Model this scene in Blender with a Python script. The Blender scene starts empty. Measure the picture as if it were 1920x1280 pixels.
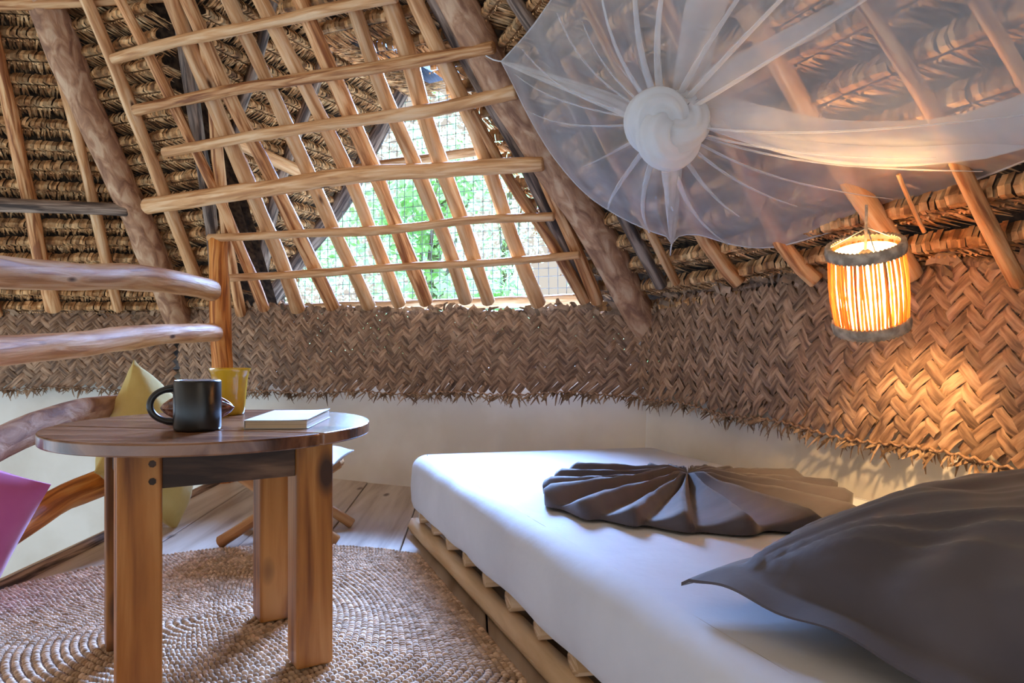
import bpy, math, random
import numpy as np
from mathutils import Vector, Matrix, noise

random.seed(7)
rnd = random.random
def ru(a, b): return a + (b - a) * random.random()
SC = bpy.context.scene
COL = SC.collection
F, HE = 1400.0, 0.59           # focal length in pixels of the 1920 px frame, eye height (m)

# ------------------------------------------------------------------ camera
cam = bpy.data.cameras.new('camera'); cam.sensor_width = 36.0; cam.lens = F / 1920 * 36
cam.clip_start = 0.02; cam.clip_end = 200
camo = bpy.data.objects.new('camera', cam); COL.objects.link(camo)
camo.location = (0, 0, HE); camo.rotation_euler = (math.radians(90), 0, 0)
SC.camera = camo

# ------------------------------------------------------------------ world, sun, exposure
w = bpy.data.worlds.new('sky'); SC.world = w; w.use_nodes = True
bg = w.node_tree.nodes['Background']
bg.inputs['Color'].default_value = (1.0, 0.93, 0.84, 1)
bg.inputs['Strength'].default_value = 0.50
sun = bpy.data.lights.new('daylight', 'SUN'); sun.energy = 80.0; sun.angle = math.radians(32)
sun.color = (0.29, 0.50, 1.0)
suno = bpy.data.objects.new('daylight', sun); COL.objects.link(suno)
_sd = Vector((0.03, 0.93, 0)).normalized() * math.cos(math.radians(27)) + Vector((0, 0, math.sin(math.radians(27))))
suno.rotation_euler = (-_sd).to_track_quat('-Z', 'Y').to_euler()
suno.location = _sd * 20
SC.view_settings.view_transform = 'Standard'
SC.view_settings.look = 'None'
SC.view_settings.gamma = 1.0
SC.view_settings.exposure = 0.60
SC.view_settings.use_curve_mapping = False

# ------------------------------------------------------------------ helpers: space
EYE = Vector((0, 0, HE))
def ray(x, y): return Vector(((x - 960) / F, 1.0, (640 - y) / F))
def at(x, y, Y): return EYE + ray(x, y) * Y
class Plane:
    def __init__(s, p, n): s.p = Vector(p); s.n = Vector(n).normalized()
    def hit(s, x, y, off=0.0):
        r = ray(x, y); t = ((s.p + s.n * off) - EYE).dot(s.n) / r.dot(s.n)
        return EYE + r * t
# the room in plan: three low walls of a many-sided hut
C1 = Vector((-1.61, 3.667, 0)); C2 = Vector((0.50, 2.76, 0))
DB = (C2 - C1).normalized(); IB = Vector((DB.y, -DB.x, 0))          # along back wall, into the room
DR = Vector((0.32, -0.947, 0)).normalized(); IR = Vector((DR.y, -DR.x, 0))
DL = Vector((0.990, 0.139, 0)).normalized(); IL = Vector((DL.y, -DL.x, 0))
EZ = 0.72                                                            # eave height
def roofplane(c, inw, pitch):
    s = inw * math.cos(math.radians(pitch)) + Vector((0, 0, math.sin(math.radians(pitch))))
    d = Vector((-inw.y, inw.x, 0))
    n = d.cross(s)
    if n.z > 0: n = -n                                               # normal points into the room (down)
    return Plane(Vector((c.x, c.y, EZ)), n), s
PB, SB = roofplane(C1, IB, 54); PR, SR = roofplane(C2, IR, 51); PL, SL = roofplane(C1, IL, 54)
UP = Vector((0, 0, 1))
def hipdir(a, b):
    h = a.n.cross(b.n); h = h * (1 if h.z > 0 else -1); return h / h.z
HL = hipdir(PL, PB); HR = hipdir(PB, PR)                              # the two hips, per metre of height
OL = Vector((C1.x, C1.y, EZ)); OB = OL.copy(); OR = Vector((C2.x, C2.y, EZ))

# ------------------------------------------------------------------ helpers: materials
def mat(name, stops, scale=(10, 10, 10), coord='Object', rough=0.7, bump=0.15, detail=6, rand=0.0, distort=0.0,
        spec=0.3, island=False, dark=None, transl=0.0, bscale=None, sheen=0.0):
    m = bpy.data.materials.new(name); m.use_nodes = True
    nt = m.node_tree; N = nt.nodes; L = nt.links
    b = N['Principled BSDF']; b.inputs['Roughness'].default_value = rough
    b.inputs['Specular IOR Level'].default_value = spec
    if sheen: b.inputs['Sheen Weight'].default_value = sheen
    tc = N.new('ShaderNodeTexCoord'); mp = N.new('ShaderNodeMapping'); mp.inputs['Scale'].default_value = scale
    L.new(tc.outputs[coord], mp.inputs['Vector'])
    nz = N.new('ShaderNodeTexNoise'); nz.inputs['Scale'].default_value = 1.0; nz.inputs['Detail'].default_value = detail
    nz.inputs['Distortion'].default_value = distort
    L.new(mp.outputs[0], nz.inputs['Vector'])
    cr = N.new('ShaderNodeValToRGB'); el = cr.color_ramp.elements
    for i, (p, c) in enumerate(stops):
        e = el[i] if i < 2 else el.new(p)
        e.position = .5 + (p - .5) * .55; e.color = (*c, 1)
    L.new(nz.outputs['Fac'], cr.inputs['Fac'])
    out = cr.outputs['Color']
    if rand or island:
        hsv = N.new('ShaderNodeHueSaturation')
        if island: src = N.new('ShaderNodeNewGeometry').outputs['Random Per Island']
        else: src = N.new('ShaderNodeObjectInfo').outputs['Random']
        mr = N.new('ShaderNodeMapRange'); mr.inputs['To Min'].default_value = 1 - rand; mr.inputs['To Max'].default_value = 1 + rand
        L.new(src, mr.inputs['Value']); L.new(mr.outputs[0], hsv.inputs['Value'])
        L.new(out, hsv.inputs['Color']); out = hsv.outputs['Color']
    if dark:                                                         # sparse knots / stains with their own shape
        sc, thr, col = dark
        vo = N.new('ShaderNodeTexVoronoi'); vo.inputs['Scale'].default_value = 1
        m2 = N.new('ShaderNodeMapping'); m2.inputs['Scale'].default_value = sc
        L.new(tc.outputs[coord], m2.inputs['Vector']); L.new(m2.outputs[0], vo.inputs['Vector'])
        r2 = N.new('ShaderNodeMapRange'); r2.inputs['From Min'].default_value = thr * .45; r2.inputs['From Max'].default_value = thr
        r2.inputs['To Min'].default_value = 1; r2.inputs['To Max'].default_value = 0
        L.new(vo.outputs['Distance'], r2.inputs['Value'])
        mx = N.new('ShaderNodeMix'); mx.data_type = 'RGBA'; mx.inputs['B'].default_value = (*col, 1)
        L.new(r2.outputs[0], mx.inputs['Factor']); L.new(out, mx.inputs['A']); out = mx.outputs['Result']
    L.new(out, b.inputs['Base Color'])
    if bump:
        bp = N.new('ShaderNodeBump'); bp.inputs['Strength'].default_value = bump; bp.inputs['Distance'].default_value = 0.01
        src = nz
        if bscale:
            n2 = N.new('ShaderNodeTexNoise'); n2.inputs['Scale'].default_value = 1; n2.inputs['Detail'].default_value = 5
            m3 = N.new('ShaderNodeMapping'); m3.inputs['Scale'].default_value = bscale
            L.new(tc.outputs[coord], m3.inputs['Vector']); L.new(m3.outputs[0], n2.inputs['Vector']); src = n2
        L.new(src.outputs['Fac'], bp.inputs['Height']); L.new(bp.outputs[0], b.inputs['Normal'])
    if transl:
        tr = N.new('ShaderNodeBsdfTranslucent'); ms = N.new('ShaderNodeMixShader'); ms.inputs[0].default_value = transl
        L.new(out, tr.inputs['Color']); L.new(b.outputs[0], ms.inputs[1]); L.new(tr.outputs[0], ms.inputs[2])
        L.new(ms.outputs[0], N['Material Output'].inputs['Surface'])
    return m

M = {}
M['log'] = mat('peeled log wood', [(.28, (.24, .08, .025)), (.48, (.52, .225, .08)), (.7, (.70, .40, .19))], (60, 4.5, 1), 'UV', .6, .5, rand=.22, distort=.6, dark=((9, 3.2, 1), .1, (.08, .03, .012)))
M['palelog'] = mat('pale log wood', [(.22, (.42, .185, .07)), (.48, (.62, .32, .135)), (.76, (.74, .47, .26))], (55, 4.5, 1), 'UV', .6, .45, rand=.15, distort=.6, dark=((9, 3.0, 1), .09, (.1, .04, .015)))
M['bark'] = mat('barked log wood', [(.25, (.24, .115, .065)), (.5, (.42, .22, .12)), (.75, (.57, .36, .22))], (26, 12, 1), 'UV', .8, .8, rand=.1, distort=.8)
M['darklog'] = mat('weathered dark pole wood', [(.3, (.06, .04, .032)), (.5, (.19, .125, .09)), (.72, (.38, .27, .2))], (60, 5, 1), 'UV', .75, .5, rand=.25, distort=.5)
M['orangelog'] = mat('orange stained post wood', [(.3, (.34, .09, .015)), (.5, (.62, .2, .035)), (.7, (.75, .32, .08))], (60, 4, 1), 'UV', .45, .3, distort=.5)
M['leaf'] = mat('woven palm leaf', [(.25, (.12, .063, .036)), (.5, (.27, .15, .085)), (.75, (.41, .255, .155))], (14, 90, 14), 'UV', .6, .25, rand=.3, spec=.35)
M['fringe'] = mat('ragged leaf tips', [(.3, (.14, .08, .045)), (.7, (.36, .23, .14))], (20, 20, 20), 'Object', .8, .1, rand=.45, island=True)
M['thatch'] = mat('dry palm thatch', [(.25, (.22, .09, .03)), (.5, (.48, .24, .092)), (.75, (.64, .39, .185))], (25, 25, 25), 'Object', .75, .1, rand=.5, island=True)
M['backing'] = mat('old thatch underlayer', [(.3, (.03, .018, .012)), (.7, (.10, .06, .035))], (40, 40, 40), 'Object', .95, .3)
M['plaster'] = mat('white lime plaster', [(.3, (.66, .60, .52)), (.7, (.78, .73, .66))], (3, 3, 3), 'Object', .85, .25, bscale=(9, 9, 9))
M['plank'] = mat('grey wooden planks', [(.25, (.34, .25, .18)), (.5, (.52, .42, .33)), (.75, (.62, .53, .44))], (14, 1.1, 10), 'Object', .5, .15, rand=.13, distort=.4, dark=((7, 2.6, 1), .1, (.14, .08, .05)))
M['tablewood'] = mat('reddish table wood', [(.25, (.06, .022, .011)), (.5, (.165, .066, .03)), (.75, (.27, .125, .06))], (3.0, 26, 8), 'Object', .22, .1, distort=.9, spec=.5, dark=((3, 11, 1), .12, (.06, .025, .012)))
M['legwood'] = mat('honey table leg wood', [(.25, (.17, .055, .012)), (.5, (.38, .145, .030)), (.75, (.52, .235, .065))], (22, 22, 2.2), 'Object', .45, .12, distort=.5, rand=.28, dark=((9, 9, 4.2), .2, (.06, .025, .012)))
M['apron'] = mat('dark apron wood', [(.3, (.035, .018, .010)), (.6, (.10, .05, .028)), (.8, (.2, .11, .06))], (4, 4, 24), 'Object', .45, .15, distort=.6)
M['pallet'] = mat('raw pale pine', [(.25, (.55, .36, .19)), (.5, (.70, .50, .30)), (.75, (.80, .62, .42))], (20, 2, 1), 'UV', .7, .25, distort=.5, dark=((8, 2.5, 1), .09, (.25, .12, .05)))
M['sheet'] = mat('white cotton sheet', [(.3, (.60, .62, .67)), (.7, (.66, .68, .73))], (5, 5, 5), 'Object', .9, .12, bscale=(30, 30, 30), sheen=.15)  # white cloth; a little of the cool window light is mixed into its colour
M['grey'] = mat('charcoal cotton', [(.3, (.068, .056, .064)), (.7, (.095, .08, .088))], (6, 6, 6), 'Object', .8, .12, bscale=(14, 14, 14), sheen=.3)
M['yellow'] = mat('mustard cotton', [(.3, (.58, .43, .10)), (.7, (.68, .53, .17))], (6, 6, 6), 'Object', .85, .25, bscale=(25, 25, 25), sheen=.2)
M['pink'] = mat('magenta cotton', [(.3, (.52, .10, .30)), (.7, (.60, .14, .37))], (5, 5, 5), 'Object', .85, .1, sheen=.5)
M['blackmug'] = mat('matte black glaze', [(.3, (.010, .010, .010)), (.7, (.018, .017, .016))], (30, 30, 30), 'Object', .28, .0, spec=.5)
M['mugin'] = mat('pale mug lining', [(.3, (.5, .5, .52)), (.7, (.55, .55, .57))], (30, 30, 30), 'Object', .3, .0)
M['cup'] = mat('yellow glaze', [(.3, (.66, .38, .02)), (.7, (.72, .43, .035))], (20, 20, 20), 'Object', .18, .0, spec=.5)
M['pod'] = mat('glossy brown pod', [(.3, (.07, .016, .008)), (.55, (.20, .055, .022)), (.75, (.42, .24, .15))], (60, 60, 60), 'Object', .25, .3, spec=.6)
M['cover'] = mat('pale book cover', [(.3, (.70, .74, .78)), (.7, (.76, .80, .84))], (6, 6, 6), 'Object', .35, .0)
M['pages'] = mat('book pages', [(.35, (.56, .46, .34)), (.65, (.74, .64, .5))], (3, 3, 900), 'Object', .9, .1)
M['rug'] = mat('braided jute', [(.3, (.46, .31, .20)), (.7, (.70, .52, .38))], (60, 60, 60), 'Object', .9, .1, rand=.28, island=True)
M['rugbase'] = mat('rug underside', [(.3, (.16, .10, .07)), (.7, (.25, .17, .12))], (40, 40, 40), 'Object', .95, .1)
M['stick'] = mat('split rattan', [(.3, (.55, .26, .07)), (.7, (.80, .50, .20))], (60, 60, 6), 'Object', .6, .1, rand=.35, transl=.55)
M['lining'] = mat('thin paper lining', [(.3, (.80, .72, .58)), (.7, (.86, .78, .64))], (9, 9, 9), 'Object', .9, .0, transl=.6)
M['rim'] = mat('grey braided fibre', [(.3, (.26, .20, .15)), (.7, (.48, .38, .29))], (50, 50, 50), 'Object', .9, .3)
M['wire'] = mat('galvanised wire', [(.3, (.16, .17, .17)), (.7, (.28, .29, .29))], (20, 20, 20), 'Object', .5, .0)
M['cord'] = mat('white string', [(.3, (.6, .58, .54)), (.7, (.75, .72, .68))], (60, 60, 60), 'Object', .9, .1)
M['foliage'] = mat('sunlit green leaves', [(.3, (.36, .58, .20)), (.7, (.60, .76, .40))], (2, 2, 2), 'Object', .5, .0, rand=.3, island=True, transl=.6)
M['trunk'] = mat('tree bark', [(.3, (.12, .09, .06)), (.7, (.3, .24, .18))], (16, 4, 1), 'UV', .9, .4)
M['ground'] = mat('sandy ground', [(.3, (.20, .15, .09)), (.7, (.32, .27, .17))], (1.5, 1.5, 1.5), 'Object', .95, .2)  # out-of-view ground, browned so no green light bounces onto the plaster
M['stoolwood'] = mat('orange stool wood', [(.3, (.32, .13, .04)), (.6, (.55, .27, .10)), (.8, (.66, .38, .17))], (22, 2.2, 1), 'UV', .5, .2)

def netmat(name, dens):
    m = bpy.data.materials.new(name); m.use_nodes = True; nt = m.node_tree; N = nt.nodes; L = nt.links
    N.remove(N['Principled BSDF'])
    df = N.new('ShaderNodeBsdfDiffuse'); df.inputs[0].default_value = (.86, .85, .86, 1)
    tl = N.new('ShaderNodeBsdfTranslucent'); tl.inputs[0].default_value = (.86, .84, .82, 1)
    m1 = N.new('ShaderNodeMixShader'); m1.inputs[0].default_value = .5
    L.new(df.outputs[0], m1.inputs[1]); L.new(tl.outputs[0], m1.inputs[2])
    tp = N.new('ShaderNodeBsdfTransparent'); m2 = N.new('ShaderNodeMixShader')
    tc = N.new('ShaderNodeTexCoord'); nz = N.new('ShaderNodeTexNoise'); nz.inputs['Scale'].default_value = 7; nz.inputs['Detail'].default_value = 3
    L.new(tc.outputs['Object'], nz.inputs['Vector'])
    mr = N.new('ShaderNodeMapRange'); mr.inputs['From Min'].default_value = .3; mr.inputs['From Max'].default_value = .7
    mr.inputs['To Min'].default_value = dens - .09; mr.inputs['To Max'].default_value = dens + .09
    L.new(nz.outputs['Fac'], mr.inputs['Value']); L.new(mr.outputs[0], m2.inputs[0])
    L.new(tp.outputs[0], m2.inputs[1]); L.new(m1.outputs[0], m2.inputs[2])
    L.new(m2.outputs[0], N['Material Output'].inputs['Surface'])
    return m
M['net'] = netmat('white mosquito netting', .43)
M['netfold'] = netmat('folded mosquito netting', .5)
M['netknot'] = netmat('bunched mosquito netting', .93)
def emis(name, col, st):
    m = bpy.data.materials.new(name); m.use_nodes = True; N = m.node_tree.nodes
    b = N['Principled BSDF']; b.inputs['Emission Color'].default_value = (*col, 1); b.inputs['Emission Strength'].default_value = st
    b.inputs['Base Color'].default_value = (1, .9, .7, 1)
    return m
M['bulb'] = emis('warm lit bulb', (1.0, .62, .27), 520)

# ------------------------------------------------------------------ helpers: meshes
class MB:
    def __init__(s): s.v = []; s.f = []; s.uv = []                   # uv: one per face corner
    def quadstrip(s, rows, close=False, uvs=None):
        b = len(s.v); n = len(rows[0])
        for r in rows: s.v.extend([tuple(p) for p in r])
        for i in range(len(rows) - 1):
            for j in range(n if close else n - 1):
                j2 = (j + 1) % n
                s.f.append((b + i * n + j, b + i * n + j2, b + (i + 1) * n + j2, b + (i + 1) * n + j))
                if uvs is not None:
                    s.uv += [uvs(i, j), uvs(i, j + 1), uvs(i + 1, j + 1), uvs(i + 1, j)]
                else: s.uv += [(0, 0)] * 4
        return b
    def poly(s, pts):
        b = len(s.v); s.v.extend([tuple(p) for p in pts]); s.f.append(tuple(range(b, b + len(pts)))); s.uv += [(p[0], p[1]) for p in pts]
    def tube(s, pts, rad, n=10, cap=True, flat=1.0, bump=0.0, up=UP):
        pts = [Vector(p) for p in pts]; rows = []; ln = [0.0]; v0 = ru(0, 40)
        for i in range(1, len(pts)): ln.append(ln[-1] + (pts[i] - pts[i - 1]).length)
        for i, p in enumerate(pts):
            t = (pts[min(i + 1, len(pts) - 1)] - pts[max(i - 1, 0)]).normalized()
            a = t.cross(up)
            if a.length < 1e-3: a = t.cross(Vector((1, 0, 0)))
            a.normalize(); c = a.cross(t)
            r = rad[i] if hasattr(rad, '__len__') else rad
            row = []
            for k in range(n):
                th = 2 * math.pi * k / n
                rr = r * (1 + (bump * noise.noise(Vector((v0 + math.cos(th) * .8, math.sin(th) * .8, ln[i] * 5))) if bump else 0))
                row.append(p + a * (math.cos(th) * rr) + c * (math.sin(th) * rr * flat))
            rows.append(row)
        R = (sum(rad) / len(rad)) if hasattr(rad, '__len__') else rad
        b = s.quadstrip(rows, True, lambda i, j: (v0 + j / n * 6.283 * R, v0 + ln[i]))
        if cap:
            m = len(rows)
            s.f.append(tuple(b + k for k in range(n - 1, -1, -1))); s.uv += [(v0 + .2 * math.cos(k), v0 + .02 * math.sin(k)) for k in range(n)]
            s.f.append(tuple(b + (m - 1) * n + k for k in range(n))); s.uv += [(v0 + .2 * math.cos(k), v0 + .02 * math.sin(k)) for k in range(n)]
    def box(s, mtx, sx, sy, sz):
        b = len(s.v)
        for z in (-.5, .5):
            for x, y in ((-.5, -.5), (.5, -.5), (.5, .5), (-.5, .5)): s.v.append(tuple(mtx @ Vector((x * sx, y * sy, z * sz))))
        for f in ((0, 3, 2, 1), (4, 5, 6, 7), (0, 1, 5, 4), (1, 2, 6, 5), (2, 3, 7, 6), (3, 0, 4, 7)):
            s.f.append(tuple(b + i for i in f)); s.uv += [(s.v[b + i][0] + s.v[b + i][2], s.v[b + i][1]) for i in f]
    def lathe(s, prof, n=40, c=(0, 0, 0)):
        rows = [[(c[0] + r * math.cos(2 * math.pi * k / n), c[1] + r * math.sin(2 * math.pi * k / n), c[2] + z) for k in range(n)] for r, z in prof]
        s.quadstrip(rows, True)
    def build(s, name, m, parent=None, smooth=True, origin=None):
        me = bpy.data.meshes.new(name)
        v = np.array(s.v, dtype=float)
        if origin is not None: v = v - np.array(origin)
        me.from_pydata(v.tolist(), [], s.f)
        uvl = me.uv_layers.new(name='UVMap')
        if len(s.uv) == len(me.loops): uvl.data.foreach_set('uv', np.array(s.uv, dtype=float).ravel())
        if smooth: me.polygons.foreach_set('use_smooth', [True] * len(me.polygons))
        me.materials.append(M[m]); me.update()
        o = bpy.data.objects.new(name, me); COL.objects.link(o)
        if origin is not None: o.location = origin
        if parent is not None:
            o.parent = parent
            if origin is None: pass
        return o
def empty(name): o = bpy.data.objects.new(name, None); COL.objects.link(o); o.empty_display_size = .05; return o
def tag(o, label=None, cat=None, group=None, kind=None):
    if label: o['label'] = label
    if cat: o['category'] = cat
    if group: o['group'] = group
    if kind: o['kind'] = kind
    return o
def bevel(o, wd, seg=2):
    md = o.modifiers.new('bevel', 'BEVEL'); md.width = wd; md.segments = seg; md.limit_method = 'ANGLE'; return o
def resample(pts, step):
    pts = [Vector(p) for p in pts]; out = []
    for i in range(len(pts) - 1):
        p0 = pts[max(i - 1, 0)]; p1 = pts[i]; p2 = pts[i + 1]; p3 = pts[min(i + 2, len(pts) - 1)]
        n = max(2, int((p2 - p1).length / step))
        for k in range(n):
            t = k / n
            out.append(.5 * ((2 * p1) + (p2 - p0) * t + (2 * p0 - 5 * p1 + 4 * p2 - p3) * t * t + (3 * p1 - p0 - 3 * p2 + p3) * t ** 3))
    out.append(pts[-1]); return out
def log(name, pts, r0, r1, m, parent, wob=.006, n=12, step=.06):
    """a crooked peeled pole through 3-D points, radius r0 -> r1, with rounded sawn ends"""
    p = resample(pts, step); k = len(p); sd = ru(0, 99); q = []; rad = []
    for i, a in enumerate(p):
        q.append(a + wob * noise.noise_vector(Vector((sd, i * step * 3.1, 0))))
        t = i / (k - 1)
        rad.append((r0 + (r1 - r0) * t) * (1 + .13 * noise.noise(Vector((sd, 7, i * step * 5)))))
    d0 = (q[0] - q[1]).normalized(); d1 = (q[-1] - q[-2]).normalized()
    q = [q[0] + d0 * rad[0] * .22] + q + [q[-1] + d1 * rad[-1] * .22]; rad = [rad[0] * .8] + rad + [rad[-1] * .8]
    mb = MB(); mb.tube(q, rad, n, True, bump=.16)
    return mb.build(name, m, parent)
def plog(name, px, plane, off, wpx, m, parent, **k):
    """pole lying along a roof plane (offset into the room), traced through its real plane"""
    P3 = [plane.hit(x, y, off) for x, y in px]
    w0, w1 = wpx if hasattr(wpx, '__len__') else (wpx, wpx)
    return log(name, P3, w0 * P3[0].y / F / 2, w1 * P3[-1].y / F / 2, m, parent, **k)

# ------------------------------------------------------------------ structure: floor
RAILX = lambda Y: -1.20 - .008 * Y                                      # edge of the floor at the stairwell
def yback(X): return C1.y + (X - C1.x) * DB.y / DB.x
def yright(X): return C2.y + (X - C2.x) * DR.y / DR.x
floor = MB()
floor.poly([(RAILX(-1.4), -1.4, -.09), (2.0, -1.4, -.09), (yr := 1.9, -1.39, -.09), (C2.x + .1, C2.y + .1, -.09), (RAILX(3.4), 3.45, -.09)])
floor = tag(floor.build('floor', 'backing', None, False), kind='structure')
wd = .237
for i in range(-1, 13):
    xa = -1.03 + (i - 0) * wd; xb = xa + wd - .004
    if i == -1: xa = RAILX(2.2) - .06
    if xb - xa < .03: continue
    def ends(x):
        y = min(yback(x - .3), yright(x)) if x > C2.x else yback(x - .3)
        return max(-1.35, min(3.5, y))
    mb = MB(); sk = -.1
    # boards follow the stairwell edge: they shift left by .1 m per metre of depth
    for z0, z1 in ((-.035, ru(-.0015, .0015)),):
        y1a, y1b = ends(xa), ends(xb)
        q = [(xa - sk * 2.2 - .1 * -1.35, -1.35), (xb - sk * 2.2 - .1 * -1.35, -1.35), (xb - .05 * (y1b - 2.2), y1b), (xa - .05 * (y1a - 2.2) * (i > -1), y1a)]
        q[0] = (xa - .05 * (-1.35 - 2.2) * (i > -1), -1.35); q[1] = (xb - .05 * (-1.35 - 2.2), -1.35)
        mb.v = [(x, y, z0) for x, y in q] + [(x, y, z1) for x, y in q]
        mb.f = [(0, 3, 2, 1), (4, 5, 6, 7), (0, 1, 5, 4), (1, 2, 6, 5), (2, 3, 7, 6), (3, 0, 4, 7)]
    o = mb.build('plank', 'plank', floor, False); bevel(o, .002, 1)
trim = MB(); trim.tube([(RAILX(y) - .012, y, -.012) for y in np.linspace(-1.3, 3.35, 20)], .032, 8, True, .8, .2)
tag(trim.build('trim_1', 'darklog'), kind='structure')

# ------------------------------------------------------------------ structure: low plaster walls
def plwall(name, a, b, inw, zt0, zt1, zb, batter0, batter1, thick=.22):
    mb = MB(); n = 46; rows = []
    prof = [(0.0, 'b'), (.25, 0), (.5, 0), (.75, 0), (.93, 0), (1.0, 0)]
    for i in range(n + 1):
        t = i / n; p = Vector(a).lerp(Vector(b), t); zt = zt0 + (zt1 - zt0) * t + .007 * noise.noise(Vector((t * 14, 3, 1)))
        bt = batter0 + (batter1 - batter0) * t; row = []
        row.append(p + inw * bt + UP * zb)
        for h in (0.0, .12, .3, .5, .7, .85, .95):
            off = bt * (1 - h) ** 2 + .008 * noise.noise(Vector((t * 9, h * 3, 5)))
            if h >= .95: off -= .006
            row.append(p + inw * off + UP * (zt * h))
        row.append(p - inw * .018 + UP * zt); row.append(p - inw * thick + UP * (zt + .005)); row.append(p - inw * thick + UP * zb)
        rows.append(row)
    mb.quadstrip(rows)
    return tag(mb.build(name, 'plaster'), kind='structure')
plwall('wall_back', C1 - DB * .02, C2 + DB * .05, IB, .43, .50, -1.6, .03, .16)
plwall('wall_right', C2 - DR * .05, C2 + DR * 2.6, IR, .48, .445, -.1, .10, .03)
plwall('wall_left', C1 - DL * 1.9, C1 + DL * .02, IL, .45, .44, -1.6, .0, .0)
g = MB(); g.poly([(-60, -60, -2.7), (60, -60, -2.7), (60, 60, -2.7), (-60, 60, -2.7)])
tag(g.build('ground', 'ground', None, False), kind='structure')

# ------------------------------------------------------------------ structure: thatched roof
def thatch(name, plane, A, S, a_rng, s_rng, pitch, O, back_poly, lw=.0115, tail=.075):
    """rows of folded palm leaf on battens: roll, twisted cord, hanging tails; A along, S up the slope"""
    N = plane.n
    mb = MB(); off = N * -.10
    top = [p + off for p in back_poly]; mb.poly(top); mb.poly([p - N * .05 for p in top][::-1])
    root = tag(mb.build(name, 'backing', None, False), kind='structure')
    s = s_rng[0]; j = 0
    while s < s_rng[1]:
        a0, a1 = a_rng(s)
        if a1 - a0 > .05:
            r = MB(); a = a0; tilt0 = ru(-.004, .004); ph = ru(0, 9)
            while a < a1:
                wv = .012 * noise.noise(Vector((a * 1.7, ph, j))) + tilt0 * (a - a0)
                c = O + A * a + S * (s + wv)
                w1 = lw * ru(.75, 1.25); sl = ru(.004, .012)
                h = pitch * ru(.40, .5)
                # roll over the batten
                rows = []
                for t, up in ((0, -.006), (.2, .018), (.5, .027), (.82, .018), (1.0, -.008)):
                    q = c + S * (h * t) + N * (up + ru(-.0015, .0015)) + A * (sl * math.sin(t * 3.1) + t * .004)
                    rows.append([q, q + A * w1 * 1.05 + N * ru(-.003, .001)])
                r.quadstrip(rows)
                # twisted cord
                q = c + N * ru(.016, .022) - S * ru(.0, .004)
                d1 = (A * .85 + S * .5) * (lw * .85); d2 = (S * .8 - A * .3) * .0042
                r.poly([q - d1 * .5, q - d2 + N * .002, q + d1 * .5, q + d2 + N * .002])
                # hanging tails running back under the next row
                for kk in range(2):
                    q = c + A * ru(-.004, .008) + N * (.006 - .006 * kk)
                    ln = tail * ru(.7, 1.25); dr = (-S * 1.0 + A * ru(.15, .6) - N * ru(.55, 1.1)).normalized()
                    w2 = lw * ru(.5, .95)
                    m_ = q + dr * ln * .5 + N * .003; e = q + dr * ln
                    r.quadstrip([[q, q + A * w2], [m_, m_ + A * w2 + N * ru(-.004, .004)], [e + A * w2 * .3, e + A * w2 * .75]])
                a += lw * ru(.85, 1.1)
            tag(r.build('thatch_row', 'thatch', root, False), kind='stuff')
        s += pitch * ru(.93, 1.07); j += 1
    return root

def onpl(plane, px): return [plane.hit(x, y) for x, y in px]
# left facet: eave along the left wall
def hipa(h, d, sl): return h.dot(d) / h.dot(sl)                        # drift of the hip along the eave per metre of slope
kL, kB, kC, kR = hipa(HL, -DL, SL), hipa(HL, DB, SB), hipa(HR, DB, SB), hipa(HR, DR, SR)
roofL = thatch('ceiling', PL, -DL, SL, lambda s: (kL * s + .01, 2.3), (-.06, 2.5), .088, OL,
               [OL - HL * .4 + DL * .15, OL - DL * 2.6 - SL * .5, OL - DL * 2.6 + SL * 2.9, OL + HL * 2.35 + DL * .15])
# narrow facet right of the left hip, up to the dormer
LB = (C2 - C1).length
roofB = thatch('ceiling', PB, DB, SB, lambda s: (kB * s + .01, .40 + .2 * s), (-.04, 1.7), .088, OB,
               [OB - HL * .4 - DB * .15, OB + DB * .38 - SB * .4, OB + DB * (.38 + .42) + SB * 1.75, OB + HL * 1.75 * SB.z - DB * .15])
# the back facet closes again above the dormer
roofF = thatch('ceiling', PB, DB, SB, lambda s: (kB * s + .01, LB + kC * s - .01), (1.72, 2.5), .088, OB,
               [OB + HL * 1.66 * SB.z - DB * .15, OR + HR * 1.66 * SB.z + DB * .15, OR + HR * 2.6 * SB.z + DB * .15, OB + HL * 2.6 * SB.z - DB * .15])
# right facet
roofR = thatch('ceiling', PR, DR, SR, lambda s: (kR * s + .01, 2.5), (-.02, 2.4), .092, OR,
               [OR - HR * .4 - DR * .15, OR + DR * 2.9 - SR * .45, OR + DR * 2.9 + SR * 2.6, OR + HR * 2.0 - DR * .15])
# strip of the back facet between the window and the right hip
def leftC(q):
    if q < .965: return LB - .24 + (kC - .02) * q
    return float(np.interp(q, [.963, 1.06, 1.18, 1.38, 1.58, 1.78], [1.652, 1.43, 1.23, 1.09, .97, .84]))
roofC = thatch('ceiling', PB, DB, SB, lambda q: (leftC(q), LB + kC * q - .01), (-.02, 1.7), .088, OB,
               [OB + DB * (leftC(q) + .03) + SB * q for q in (1.75, 1.58, 1.38, 1.18, 1.06, .98, .96, .4, -.3)] + [OR - HR * .35 + DB * .15, OR + HR * 1.72 * SB.z + DB * .15])
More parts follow.
